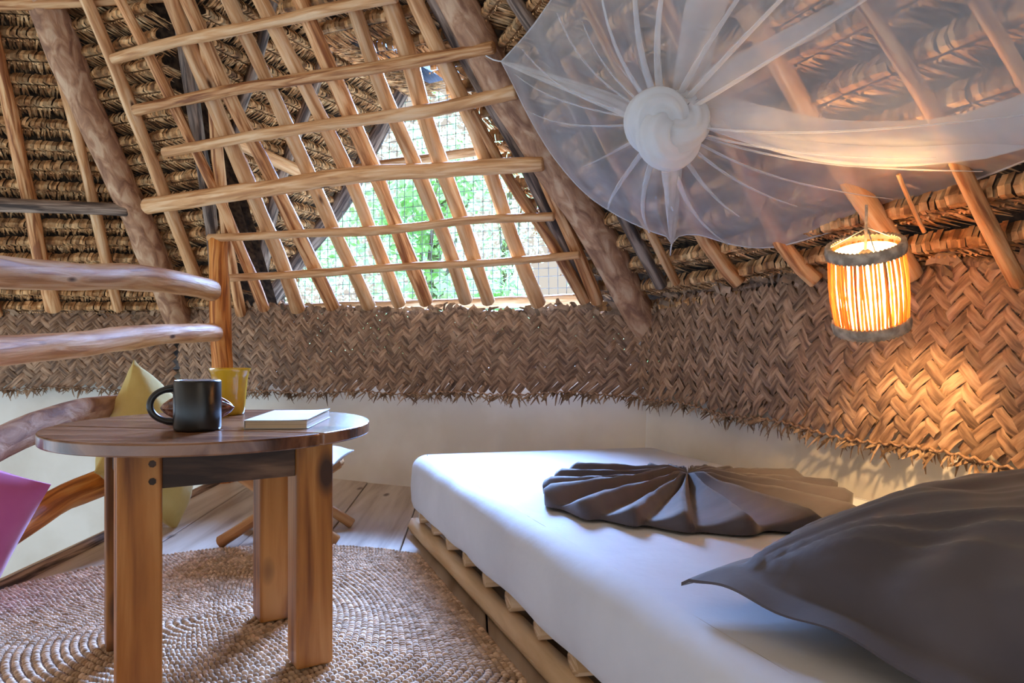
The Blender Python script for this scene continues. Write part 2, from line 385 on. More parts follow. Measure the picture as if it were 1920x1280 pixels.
# dormer slope over the window, its ridge running outwards
OUT = -IB
Vb = Vector((-1.397, 4.445, .844)); Va = Vector((-.4926, 4.057, 2.156))      # outer verge, foot and apex
SD = (Va - Vb).normalized(); ND = OUT.cross(SD).normalized()
if ND.z > 0: ND = -ND
PD = Plane(Vb, ND)
LV = (Va - Vb).length
def valley(sv, mar=0.0):                                             # where the dormer slope dies into the main roof
    best = -3.0
    for pl in (PB, PL):
        p = Vb + SD * sv; k = OUT.dot(pl.n)
        if abs(k) > 1e-4: best = max(best, ((pl.p - pl.n * mar) - p).dot(pl.n) / k)
    return best
svs = [-.15 + (LV + .35) * k / 12 for k in range(13)]
roofD = thatch('ceiling', PD, OUT, SD, lambda q: (valley(q, .02), .06), (-.05, LV + .12), .088, Vb,
               [Vb - SD * .15 + OUT * .2] + [Vb + SD * q + OUT * valley(q, -.03) for q in svs] + [Vb + SD * (LV + .2) + OUT * .2])
SE = (DB * (Va - Vb).dot(DB) - UP * (Va.z - Vb.z)).normalized()              # other slope, only its upper part
NE = OUT.cross(SE).normalized()
if NE.z > 0: NE = -NE
PE = Plane(Va, NE)
roofE = thatch('ceiling', PE, -OUT, -SE, lambda q: (-.05 - min(0, q + .2) * 1.6, 1.25), (-.6, 0.06), .088, Va,
               [Va + OUT * .1 - SE * .2, Va - OUT * 1.85 - SE * .2, Va - OUT * 1.62 + SE * .3, Va - OUT * 1.38 + SE * .75, Va - OUT * .75 + SE * .66, Va + OUT * .1 + SE * .22])

# far half of the hut roof, unseen behind camera, added to cut sky light
mb = MB()
for q in ([(-3.6, .9, 2.75), (1.2, .6, 2.75), (2.6, -2.6, .75), (-3.6, -2.6, .75)],):
    mb.poly([Vector(p) for p in q]); mb.poly([Vector(p) + UP * .06 for p in q][::-1])
tag(mb.build('ceiling', 'thatch', None, False), kind='structure')

# rafters of the left facet
for px, wpx, m in (
        ([(-50, -130), (0, 120), (52, 370), (100, 580)], (25, 27), 'log'),
        ([(75, 0), (125, 175), (172, 370), (220, 580)], (20, 20), 'palelog'),
        ([(-115, 0), (-60, 300), (-10, 590)], (26, 26), 'log')):
    plog('rafter', px, PL, .03, wpx, m, roofL)
hn = (PL.n + PB.n).normalized() * .055
log('hip_beam', [OL + HL * t + hn + DB * x for t, x in ((1.75, .0), (1.3, .012), (.9, -.01), (.5, .008), (.2, .01), (-.06, 0))], .060, .064, 'bark', roofL, n=16)
plog('purlin', [(-60, 383), (90, 388), (240, 394)], PL, .10, (28, 24), 'darklog', roofL)
plog('purlin', [(-40, 8), (90, 6), (330, -8)], PL, .10, (24, 20), 'log', roofL)
# rafters right of the hip
plog('rafter', [(160, -10), (225, 145), (270, 265), (320, 395), (375, 540)], PB, .045, (24, 22), 'palelog', roofB)
plog('rafter', [(330, -10), (345, 90), (375, 270), (400, 450), (412, 560)], PB, .02, (26, 24), 'darklog', roofB)
plog('rafter', [(378, 40), (400, 200), (412, 330), (428, 460), (452, 588)], PB, .03, (20, 20), 'log', roofB)
# dormer timbers
plog('rafter', [(424, 345), (445, 224), (476, 125), (520, -30)], PD, .03, (22, 20), 'darklog', roofD)
plog('rafter', [(490, 520), (512, 385), (575, 198), (650, 0)], PD, .03, (24, 22), 'darklog', roofD)
plog('verge_pole', [(500, 566), (575, 465), (648, 365), (710, 250), (790, 105)], PD, .03, (36, 30), 'darklog', roofD)
plog('purlin', [(365, 231), (470, 279), (570, 326)], PD, .07, (26, 22), 'palelog', roofD)
plog('purlin', [(590, 15), (660, 70), (750, 138)], PD, .07, (24, 22), 'palelog', roofD)

# right hip and rafters of the right facet
hn = (PR.n + PB.n).normalized() * .055
log('hip_beam', [OR + HR * t + hn + DB * x for t, x in ((1.35, .0), (1.0, .012), (.65, -.008), (.3, .012), (.0, .0), (-.05, 0))], .056, .060, 'bark', roofR, n=16)
for px, off, wpx, m in (
        ([(900, -120), (966, 0), (1006, 60), (1100, 240), (1171, 404), (1240, 533)], .03, (26, 26), 'darklog'),
        ([(1060, 110), (1213, 425), (1268, 530)], .045, (20, 18), 'log'),
        ([(1090, -20), (1230, 260), (1325, 452), (1385, 530)], .03, (30, 30), 'log'),
        ([(1240, 0), (1370, 270), (1468, 457), (1530, 526)], .03, (32, 30), 'log'),
        ([(1400, 20), (1463, 127), (1559, 287), (1665, 441), (1712, 515)], .03, (44, 42), 'palelog'),
        ([(1615, 0), (1750, 212), (1819, 345), (1910, 530)], .035, (30, 34), 'log'),
        ([(1830, 0), (1960, 220), (2060, 400)], .035, (30, 30), 'log')):
    plog('rafter', px, PR, off, wpx, m, roofR)
plog('stick', [(1686, 328), (1708, 380), (1732, 436)], PR, .05, (9, 8), 'log', roofR, n=7)

# ------------------------------------------------------------------ structure: pole lattice window
win = tag(empty('window_1'), kind='structure')
for px, wpx, m in (
        ([(215, -20), (310, 165), (395, 340), (450, 465), (496, 580)], (20, 20), 'log'),
        ([(318, -20), (345, 60), (430, 260), (500, 420), (560, 580)], (30, 27), 'palelog'),
        ([(340, -20), (440, 200), (530, 380), (624, 576)], (27, 27), 'log'),
        ([(420, -20), (500, 150), (600, 370), (692, 576)], (27, 26), 'palelog'),
        ([(478, -20), (560, 140), (660, 340), (749, 570)], (28, 26), 'palelog'),
        ([(556, -20), (625, 140), (710, 340), (760, 470), (798, 568)], (32, 28), 'log'),
        ([(652, -20), (700, 120), (790, 340), (835, 450), (874, 565)], (30, 26), 'palelog'),
        ([(725, -20), (760, 90), (800, 230), (860, 400), (915, 565)], (34, 26), 'palelog'),
        ([(770, -20), (840, 135), (893, 250), (924, 338), (960, 443), (1009, 570)], (30, 28), 'palelog'),
        ([(887, 210), (955, 338), (1033, 453), (1098, 565)], (22, 22), 'log'),
        ([(1015, 315), (1080, 469), (1119, 565)], (27, 25), 'log')):
    plog('lattice_pole', px, PB, .05, wpx, m, win)
plog('lattice_pole', [(805, -20), (893, 146), (955, 250), (997, 333), (1054, 458), (1098, 560)], PB, .02, (30, 26), 'darklog', win)
for px, wpx, m in (
        ([(213, 112), (330, 78), (480, 48), (620, 18), (740, -8)], (20, 24), 'palelog'),
        ([(255, 207), (420, 172), (600, 143), (760, 118), (924, 88)], (21, 24), 'log'),
        ([(309, 285), (480, 253), (660, 228), (820, 205), (966, 172)], (19, 27), 'palelog'),
        ([(277, 385), (460, 359), (590, 338), (721, 323), (851, 318), (1018, 307)], (31, 28), 'palelog'),
        ([(393, 446), (560, 438), (730, 430), (880, 413), (1037, 406)], (16, 17), 'palelog'),
        ([(427, 522), (600, 512), (760, 500), (930, 492), (1085, 478)], (15, 15), 'palelog')):
    plog('cross_pole', px, PB, .105, wpx, m, win, wob=.004)
PV = Plane(Vb, IB)                                                    # outer face of the dormer
plog('tie_pole', [(640, 318), (768, 302), (860, 290), (1010, 268)], PV, .02, (18, 18), 'palelog', win)
log('sill_pole', [PV.hit(470, 580), PV.hit(800, 572), PV.hit(1140, 560)], .03, .03, 'palelog', win)
# welded wire mesh in the outer face
mb = MB(); u0 = Vb; uw = 2.15; zt = 1.5; sp = .052
def wbox(p, q, t=.0014):
    d = (q - p); L_ = d.length; d.normalize(); e = d.cross(IB).normalized()
    mb.box(Matrix.Translation((p + q) / 2) @ Matrix((d, e, IB)).transposed().to_4x4(), L_, t * 2, t * 2)
sl = (Va.z - Vb.z) / (Va - Vb).dot(DB); ua = (Va - Vb).dot(DB)
zof = lambda u: max(.0, sl * (ua - abs(u - ua)))
base = Vb + UP * -.14
k = 1
while k * sp < 2 * ua:
    u = k * sp; p = base + DB * (u + .01 * math.sin(k)); wbox(p, base + DB * u + UP * (zof(u) + .14)); k += 1
k = 0
while k * sp < sl * ua + .1:
    z = k * sp; du = max(0, (z - .14)) / sl; wbox(base + UP * z + DB * du, base + UP * (z + .008 * math.sin(k * 2)) + DB * (2 * ua - du)); k += 1
tag(mb.build('wire_mesh', 'wire', win, False), kind='stuff')

# ------------------------------------------------------------------ woven palm mats along the walls
def woven(label, p0, d, inw, length, zb, zt, wstrip=.0262, lean=.05, seed=0, a_off=0.02):
    """2/2 twill of leaf strips at 45 degrees, every strip its own part; zb, zt functions of the distance along"""
    root = empty('woven_mat'); root.location = p0
    tag(root, label, 'woven mat', 'palm leaf mats lining the low walls')
    p = wstrip * 1.03; r2 = math.sqrt(2); step = p * r2                # spacing along the wall
    hh = .0034
    def pos(s, z, out):
        wz = z - zb(s)
        bul = .018 * math.sin(min(1, max(0, wz / max(.05, zt(s) - zb(s)))) * math.pi) + lean * (1 - wz / .37) * .5
        sw = s + .007 * math.sin(z * 17 + s * 5 + seed); zw = z + .006 * math.sin(s * 13 + seed)
        return d * sw + UP * zw + inw * (a_off + bul + out + .008 * math.sin(s * 4.1 + seed))
    nA = int(length / step) + 18; n = 0
    for fam in (0, 1):
        for i in range(-16, nA):
            pts = []; sgn = 1 if fam == 0 else -1
            jz0 = ru(-.012, .012); jz1 = ru(-.012, .03); wj = wstrip * ru(.9, 1.06)
            sub = 2; kmax = int(.62 / (p / sub)) + 2; rows = []
            ib = i * step if fam == 0 else i * step + 0.0
            # position of crossings along the strip
            for k in range(kmax):
                t = k * p / sub
                s = ib + sgn * t / r2; z = .30 + t / r2
                if s < 0 or s > length: 
                    if rows: break
                    continue
                lo = zb(s) + jz0 + (.03 if fam == 1 else 0.0); hi = zt(s) + jz1
                if z < lo or z > hi:
                    if rows: break
                    continue
                # index of the crossing strip
                other = (s + sgn * (z - .30)) / step
                c = math.floor(other + .5) + (i if True else 0)
                over = (c % 4) in (0, 1)
                if fam == 1: over = not over
                o = (hh if over else -hh) + .0005 * math.sin(k * 3 + i)
                ctr = (s, z)
                nx, nz = (-sgn / r2, 1 / r2)
                # strip width direction is perpendicular to its run
                wx, wz_ = (1 / r2, -sgn / r2)
                rows.append([pos(s - wx * wj / 2, z - wz_ * wj / 2, o - .0012), pos(s, z, o + .0016), pos(s + wx * wj / 2, z + wz_ * wj / 2, o - .0012)])
            if len(rows) < 3: continue
            mb = MB(); v0 = ru(0, 50)
            mb.quadstrip(rows, False, lambda a, b: (v0 + a * p / sub, v0 + b * wj / 2))
            o = mb.build('strip', 'leaf', root, True); n += 1
    # midrib along the foot, rolled edge along the head
    mb = MB(); mb.tube([pos(s, zb(s) + .004 + .004 * math.sin(s * 190), .008) for s in np.arange(0, length, .011)], .0032, 6)
    mb.build('midrib', 'leaf', root)
    mb = MB(); mb.tube([pos(s, zt(s) + .004 * math.sin(s * 30), -.012) for s in np.arange(0, length, .03)], [.012 + .004 * math.sin(k * 1.3) for k in range(len(np.arange(0, length, .03)))], 8, bump=.3)
    mb.build('top_roll', 'leaf', root)
    mb = MB()
    for k in range(int(length * 190)):
        s = ru(.01, length - .01); b0 = pos(s, zb(s) + ru(-.004, .006), ru(-.004, .006)); ln = ru(.015, .055)
        dr = (-UP * ru(.25, 1) + d * ru(-1, .9) + inw * ru(-.1, .7)).normalized(); sd = dr.cross(inw).normalized() * ru(.0018, .0045)
        mb.quadstrip([[b0 - sd, b0 + sd], [b0 + dr * ln * .5 - sd + inw * .003, b0 + dr * ln * .5 + sd + inw * .003], [b0 + dr * ln - sd * .3, b0 + dr * ln + sd * .3]])
    for k in range(int(length * 45)):                                 # loose leaf ends curling over the head
        s = ru(.01, length - .01); b0 = pos(s, zt(s) + ru(-.02, .01), ru(0, .01)); ln = ru(.03, .07)
        dr = (UP * ru(.1, .7) + d * ru(-1, 1) + inw * ru(-.2, .3)).normalized(); sd = dr.cross(inw).normalized() * ru(.005, .011)
        mb.quadstrip([[b0 - sd, b0 + sd], [b0 + dr * ln * .5 - sd + inw * .008, b0 + dr * ln * .5 + sd + inw * .008], [b0 + dr * ln - sd * .5 - UP * .015, b0 + dr * ln + sd * .5 - UP * .015]])
    tag(mb.build('leaf_fringe', 'fringe', root, False), kind='stuff')
    return root
lin = lambda a, b, L: (lambda s: a + (b - a) * s / L)
woven('woven brown palm leaf mat under the pole lattice window on the back wall', C1 + DB * .025, DB, IB, LB - .030,
      lin(.345, .395, LB), lambda s: .745 - .04 * (s / LB) + .012 * math.sin(s * 3.1), seed=1)
woven('woven brown palm leaf mat on the right wall behind the glowing lamp', C2 + DR * .02, DR, IR, 2.05,
      lambda s: .385 - .02 * s, lambda s: .70 + .055 * min(1, s / .35) - .03 * max(0, s - .9), seed=4)
woven('woven brown palm leaf mat on the far left wall beyond the log railing', C1 - DL * 1.5, DL, IL, 1.485,
      lin(.375, .36, 1.5), lambda s: .735 + .01 * math.sin(s * 4), seed=8)

# ------------------------------------------------------------------ log railing at the stairwell
rail = tag(empty('log_railing'), 'railing of crooked peeled logs with an orange post beside the stairwell', 'railing')
def rp(Y, z, o=0): return (RAILX(Y) + o, Y, z)
PY = 3.27
def onrail(x, y):                                                    # ray meets the vertical plane of the railing
    r = ray(x, y); t = -1.20 / (r.x + .008); return EYE + r * t
def rlog(px, w0, w1, m):
    P3 = [onrail(x, y) for x, y in px]
    return log('rail', P3, w0 * P3[0].y / F / 2, w1 * P3[-1].y / F / 2, m, rail, n=16, wob=.004)
rlog([(-140, 490), (0, 510), (120, 518), (250, 520), (340, 532), (396, 545)], 66, 42, 'palelog')
rlog([(-140, 672), (0, 657), (150, 645), (300, 628), (402, 624)], 66, 34, 'palelog')
rlog([(-140, 905), (0, 833), (100, 790), (190, 765), (330, 754), (402, 742)], 70, 30, 'bark')
rlog([(-60, 1060), (70, 962), (125, 930), (185, 906), (300, 850), (402, 815)], 60, 36, 'orangelog')
pb = onrail(414, 640)
log('post', [(pb.x + .012, pb.y, 0), (pb.x + .005, pb.y, .5), (pb.x - .012, pb.y, 1.02)], .044, .042, 'orangelog', rail, n=8, wob=.002)

# ------------------------------------------------------------------ round table
TC = Vector((-.553, 1.39, 0)); TR = .282; TZ = .438
tb = tag(empty('side_table'), 'low round wooden table with four square legs standing on the rug', 'table'); tb.location = TC
def tlocal(o): return o
n = 96
top = MB(); prof = [(0.0001, TZ), (TR - .006, TZ), (TR - .001, TZ - .002), (TR, TZ - .006), (TR, TZ - .016), (TR - .003, TZ - .020), (0.0001, TZ - .020)]
# two glued boards: the top is cut along one joint
import bmesh
def halfdisc(side):
    bm = bmesh.new(); ang = math.radians(-12); nx, ny = -math.sin(ang), math.cos(ang)
    cut = -.10
    pts = []
    for k in range(241):
        a = 2 * math.pi * k / 240
        x, y = TR * math.cos(a), TR * math.sin(a)
        dd = x * nx + y * ny - cut
        if side * dd >= 0.0006: pts.append((a, x, y))
    # order so that the chord closes the loop
    gaps = [((pts[(i + 1) % len(pts)][0] - pts[i][0]) % (2 * math.pi), i) for i in range(len(pts))]
    gi = max(gaps)[1]; pts = pts[gi + 1:] + pts[:gi + 1]
    vs = [bm.verts.new((x, y, TZ)) for _, x, y in pts]
    f = bm.faces.new(vs)
    ext = bmesh.ops.extrude_face_region(bm, geom=[f])
    bmesh.ops.translate(bm, verts=[v for v in ext['geom'] if isinstance(v, bmesh.types.BMVert)], vec=(0, 0, -.021))
    bmesh.ops.recalc_face_normals(bm, faces=bm.faces)
    me = bpy.data.meshes.new('top_board'); bm.to_mesh(me); bm.free(); me.materials.append(M['tablewood'])
    o = bpy.data.objects.new('top_board', me); COL.objects.link(o); o.parent = tb
    bevel(o, .003, 3); return o
halfdisc(1); halfdisc(-1)
LA = Vector((-.524, .852, 0)).normalized(); LBv = Vector((-.852, -.524, 0)).normalized()
legc = {}
for nm, sa, sb, wdt in (('fr', -1, -1, .066), ('br', 1, -1, .072), ('fl', -1, 1, .066), ('bl', 1, 1, .066)):
    c = LA * (sa * .130) + LBv * (sb * .140); legc[nm] = c
    mb = MB(); mt = Matrix.Translation(c + UP * ((TZ - .021 + .0125) / 2)) @ Matrix((LBv, LA, UP)).transposed().to_4x4()
    mb.box(mt, wdt, wdt * .92, TZ - .021 - .0125)
    o = mb.build('leg', 'legwood', tb, False); bevel(o, .004, 2)
for a, b in (('fr', 'fl'), ('br', 'bl'), ('fr', 'br'), ('fl', 'bl')):
    p, q = legc[a], legc[b]; d = (q - p); L_ = d.length; d.normalize(); e = UP.cross(d)
    mid = (p + q) / 2; sh = mid.normalized() * .012
    mb = MB(); mb.box(Matrix.Translation(mid + sh + UP * (TZ - .021 - .032)) @ Matrix((d, e, UP)).transposed().to_4x4(), L_ - .064, .022, .064)
    o = mb.build('apron', 'apron', tb, False); bevel(o, .002, 1)
# wooden pegs through the near leg
for dz in (.022, .05):
    p = legc['fl'] - LA * .031 + LBv * -.018 + UP * (TZ - .021 - dz)
    mb = MB(); mb.tube([p + LA * .004, p - LA * .0012], [.0062, .0058], 7); mb.build('peg', 'apron', tb, False)

# ------------------------------------------------------------------ things on the table
def smoothlathe(mb, prof, n=48): mb.lathe(prof, n)
mug = tag(empty('mug'), 'black mug with a curved handle on the round table', 'mug'); mug.location = (-.540, 1.282, TZ)
mb = MB(); R0 = .0385; Hm = .086
mb.lathe([(.0001, 0), (.034, 0), (.0375, .002), (R0, .006), (R0, Hm - .003), (R0 - .001, Hm - .001), (R0 - .0022, Hm)], 56)
mb.build('body', 'blackmug', mug)
mb = MB(); mb.lathe([(R0 - .0022, Hm), (R0 - .0038, Hm - .001), (R0 - .0042, Hm - .006), (R0 - .0045, .008), (.0001, .006)], 56); mb.build('lining', 'mugin', mug)
mb = MB(); hp = [Vector((-.0345 - .0415 * math.sin(t) ** .85, -.012 * math.sin(t), .043 + .029 * math.cos(t))) for t in np.linspace(.02, math.pi - .02, 24)]
mb.tube(hp, [.0056 if 2 < i < 21 else .0066 for i in range(24)], 12, up=Vector((0, 1, 0))); mb.build('handle', 'blackmug', mug)

cup = tag(empty('cup'), 'tall yellow glazed cup with a flared rim behind the black mug', 'cup'); cup.location = (-.590, 1.562, TZ)
mb = MB(); mb.lathe([(.0001, 0), (.026, 0), (.0285, .002), (.030, .012), (.033, .05), (.0355, .076), (.0385, .088), (.0418, .0945), (.0415, .0957)], 56)
mb.build('body', 'cup', cup)
mb = MB(); mb.lathe([(.0415, .0957), (.0402, .0950), (.037, .088), (.034, .076), (.0312, .05), (.028, .01), (.0001, .006)], 56); mb.build('lining', 'cup', cup)

mb = MB(); rows = []                                                 # ridged seed pod
for i in range(25):
    t = i / 24; x = (t - .5) * .134; r = .0275 * (math.sin(math.pi * min(1, max(0, t))) ** .72) + .0012
    rows.append([(x, r * (1 + .13 * math.cos(8 * a) + .05 * noise.noise(Vector((x * 90, math.cos(a) * 2, math.sin(a) * 2)))) * math.cos(a), .0275 + .95 * r * (1 + .13 * math.cos(8 * a)) * math.sin(a)) for a in np.linspace(0, 2 * math.pi, 40, endpoint=False)])
mb.quadstrip(rows, True)
pod = tag(mb.build('seed_pod', 'pod'), 'glossy dark brown ridged seed pod lying behind the black mug', 'seed pod')
pod.location = (-.592, 1.405, TZ); pod.rotation_euler = (0, 0, math.radians(6))

bk = tag(empty('book'), 'closed paperback book with a pale blue white cover on the table', 'book'); bk.location = (-.4145, 1.394, TZ)
bk.rotation_euler = (0, 0, math.radians(2.2))
mb = MB(); mb.box(Matrix.Translation((0, 0, .0075)), .106, .188, .0125); o = mb.build('pages', 'pages', bk, False)
for z, nm in ((.0006, 'back_cover'), (.0143, 'front_cover')):
    mb = MB(); rows = []
    for i in range(9):
        x = -.055 + .110 * i / 8; lift = (.0022 * (max(0, i - 5) / 3) ** 2) if nm == 'front_cover' else 0
        rows.append([(x, -.096, z + lift * .6), (x, .096, z + lift * 1.4)])
    mb.quadstrip(rows); o = mb.build(nm, 'cover', bk, False); md = o.modifiers.new('thick', 'SOLIDIFY'); md.thickness = .0009
mb = MB(); mb.box(Matrix.Translation((-.0545, 0, .0075)), .001, .190, .0138); mb.build('spine', 'cover', bk, False)

# ------------------------------------------------------------------ braided round rug
rug = MB(); c0 = Vector((-.635, 1.60, 0)); c1 = Vector((-.60, 1.49, 0)); RR = .655; pit = .0148; nr = int(RR / pit)
dome = []
for k in range(6): dome.append((math.cos(k * math.pi / 3), math.sin(k * math.pi / 3)))
V = []; Fc = []
for r in range(1, nr + 1):
    t = r / nr; cc = c0.lerp(c1, t ** 1.0); rr = r * pit
    fl = lambda a: min(1, .515 / RR / max(.05, math.cos(a - .3526)))   # the side lying against the bed is pushed flat
    m_ = max(5, int(2 * math.pi * rr / .0098)); ph = ru(0, 6)
    for k in range(m_):
        a = ph + 2 * math.pi * k / m_
        wob = .0015 * noise.noise(Vector((math.cos(a) * rr * 9, math.sin(a) * rr * 9, r * .2)))
        # spiral rows are squeezed on the far side, where the coil centre sits off the middle
        px_, py_ = cc.x + (rr * (1 + (fl(a) - 1) * t) + wob) * math.cos(a), cc.y + (rr * (1 + (fl(a) - 1) * t) + wob) * math.sin(a)
        ex, ey = -math.sin(a), math.cos(a); L_ = .0057 * ru(.85, 1.1); W_ = .0084 * ru(.9, 1.1); hz = ru(.0095, .0125)
        b = len(V); tw = ru(.2, .4); ex2, ey2 = ex * math.cos(tw) - ey * math.sin(tw), ex * math.sin(tw) + ey * math.cos(tw)
        for (zf, sc_) in ((.003, 1.0), (.75, .72)):
            for (cx, cy) in dome: V.append((px_ + ex2 * cx * L_ * sc_ - ey2 * cy * W_ * sc_, py_ + ey2 * cx * L_ * sc_ + ex2 * cy * W_ * sc_, hz * zf if zf > .1 else .002))
        V.append((px_, py_, hz))
        for q in range(6):
            q2 = (q + 1) % 6; Fc.append((b + q, b + q2, b + 6 + q2, b + 6 + q)); Fc.append((b + 6 + q, b + 6 + q2, b + 12))
rug.v = V; rug.f = Fc; rug.uv = []
base = MB(); base.quadstrip([[(c1.x + r_ * RR * fl(a) * math.cos(a), c1.y + r_ * RR * fl(a) * math.sin(a), z_) for a in np.linspace(0, 2 * math.pi, 90, endpoint=False)] for r_, z_ in ((.001, .004), (.6, .0045), (.99, .0045), (1.0, .001))], True)
rg = tag(base.build('rug', 'rugbase'), 'round braided natural jute rug under the table', 'rug')
bo = rug.build('braid', 'rug', rg); tag(bo, kind='stuff')

# ------------------------------------------------------------------ crossed-leg stool behind the table
st = tag(empty('folding_stool'), 'low crossed-leg wooden stool with a white cushion seat behind the table', 'stool'); st.location = (-.675, 2.25, 0)
for y in (-.10, .10):
    log('leg', [(-.165, y, .012), (0, y, .12), (.13, y, .205)], .017, .015, 'stoolwood', st, n=8, wob=.003)
    log('leg', [(.165, y + .022, .012), (0, y + .022, .12), (-.15, y + .022, .22)], .017, .015, 'stoolwood', st, n=8, wob=.003)
log('stretcher', [(-.14, -.12, .212), (-.14, .14, .212)], .013, .013, 'stoolwood', st, n=8, wob=.001)
log('stretcher', [(.125, -.12, .205), (.125, .14, .205)], .013, .013, 'stoolwood', st, n=8, wob=.001)
def cushion_mesh(nx, ny, lx, ly, th, flange=0.0, wr=.006, seed=0, pinch=.06, low=1.0):
    mb = MB()
    def surf(sign):
        rows = []
        for i in range(nx + 1):
            u = -1 + 2 * i / nx; row = []
            for j in range(ny + 1):
                v = -1 + 2 * j / ny
                fu, fv = 1 - flange / (lx / 2), 1 - flange / (ly / 2)
                iu, iv = min(1, abs(u) / fu), min(1, abs(v) / fv)
                h = ((1 - iu ** 2.6) * (1 - iv ** 2.6)) ** .55 if iu < 1 and iv < 1 else 0
                px_ = u * lx / 2 * (1 - pinch * (1 - abs(u)) * 0 - pinch * (1 - v * v) * abs(u) ** 6)
                py_ = v * ly / 2 * (1 - pinch * (1 - u * u) * abs(v) ** 6)
                rad = math.atan2(v, u)
                wrk = wr * noise.noise(Vector((px_ * 9 + seed, py_ * 9, sign * 2))) * (.3 + h) + wr * .7 * math.sin(rad * 14 + seed) * max(0, max(iu, iv) - .45) * (h > 0)
                row.append((px_, py_, sign * (th / 2 * h * (1 if sign > 0 else low) + .0018) + wrk))
            rows.append(row)
        return rows
    a = surf(1); b = surf(-1)
    mb.quadstrip(a); mb.quadstrip([r[::-1] for r in b])
    # close the seam all round
    e1 = [a[i][0] for i in range(nx + 1)] + [a[nx][j] for j in range(1, ny + 1)] + [a[i][ny] for i in range(nx - 1, -1, -1)] + [a[0][j] for j in range(ny - 1, 0, -1)]
    e2 = [b[i][0] for i in range(nx + 1)] + [b[nx][j] for j in range(1, ny + 1)] + [b[i][ny] for i in range(nx - 1, -1, -1)] + [b[0][j] for j in range(ny - 1, 0, -1)]
    mb.quadstrip([e2 + [e2[0]], e1 + [e1[0]]])
    return mb
def place(o, origin, ex, ey):
    ex = Vector(ex).normalized(); ez = ex.cross(Vector(ey)).normalized(); ey = ez.cross(ex)
    o.matrix_world = Matrix.Translation(Vector(origin)) @ Matrix((ex, ey, ez)).transposed().to_4x4(); return o
mb = cushion_mesh(20, 20, .30, .27, .06, wr=.004)
o = mb.build('seat_cushion', 'sheet', st); o.location = (.02, 0, .242)

# ------------------------------------------------------------------ floor cushions
def fit_cushion(name, m, label, corners, th, seed, wr=.008):
    """square cushion with its corners at four given points"""
    c = [Vector(p) for p in corners]; ex = ((c[1] - c[0]) + (c[2] - c[3])) / 2; ey = ((c[3] - c[0]) + (c[2] - c[1])) / 2
    mb = cushion_mesh(36, 36, ex.length, ey.length, th, 0, wr, seed, .09 if m == 'yellow' else .03)
    o = tag(mb.build(name, m), label, 'cushion'); place(o, sum(c, Vector()) / 4, ex, ey); return o
fit_cushion('floor_cushion', 'yellow', 'mustard yellow square cushion leaning on the log railing behind the table',
            [(-1.15, 2.05, .25), (-1.08, 2.33, .01), (-1.07, 2.66, .26), (-1.15, 2.28, .515)], .17, 3)
fit_cushion('floor_cushion', 'pink', 'magenta pink cushion at the left edge of the rug',
            [(-.975, 1.585, .285), (-1.13, 1.60, .03), (-1.45, 1.42, .05), (-1.27, 1.42, .43)], .17, 9, .004)

# ------------------------------------------------------------------ bed: pallet base, mattress, pillow, folded sheet
B00 = Vector((-.315, 2.263, 0)); B10 = Vector((.462, 2.43, 0)); EL = Vector((.345, -.939, 0)); BL_ = 1.95
B01 = B00 + EL * BL_; B11 = B10 + Vector((.37, -.929, 0)) * (BL_ + .05)
MZ0, MZ1 = .088, .252
def bq(u, v): return (B00.lerp(B10, u)).lerp(B01.lerp(B11, u), v)
bed = tag(empty('pallet_bed_base'), 'low bed base of rough pale pine logs and slats under the mattress', 'bed base')
for u, r in ((.035, .026), (.5, .026), (.96, .026)):
    p0, p1 = bq(u, -.01), bq(u, 1.0)
    log('beam', [p0 + UP * r, p0.lerp(p1, .35) + UP * r, p0.lerp(p1, .7) + UP * (r + .001), p1 + UP * r], r, r * 1.02, 'pallet', bed, n=6, wob=.003)
for k in range(13):
    v = .025 + k * .079; p0, p1 = bq(.03, v), bq(.985, v)
    hh = (p1 - p0).normalized(); e = UP.cross(hh); mb = MB()
    w_ = ru(.05, .075)
    mb.tube([p0 + UP * .069, p0.lerp(p1, .5) + UP * .069, p1 + UP * .069], w_ / 2, 12, True, .034 / w_, .1)
    mb.build('slat', 'pallet', bed)
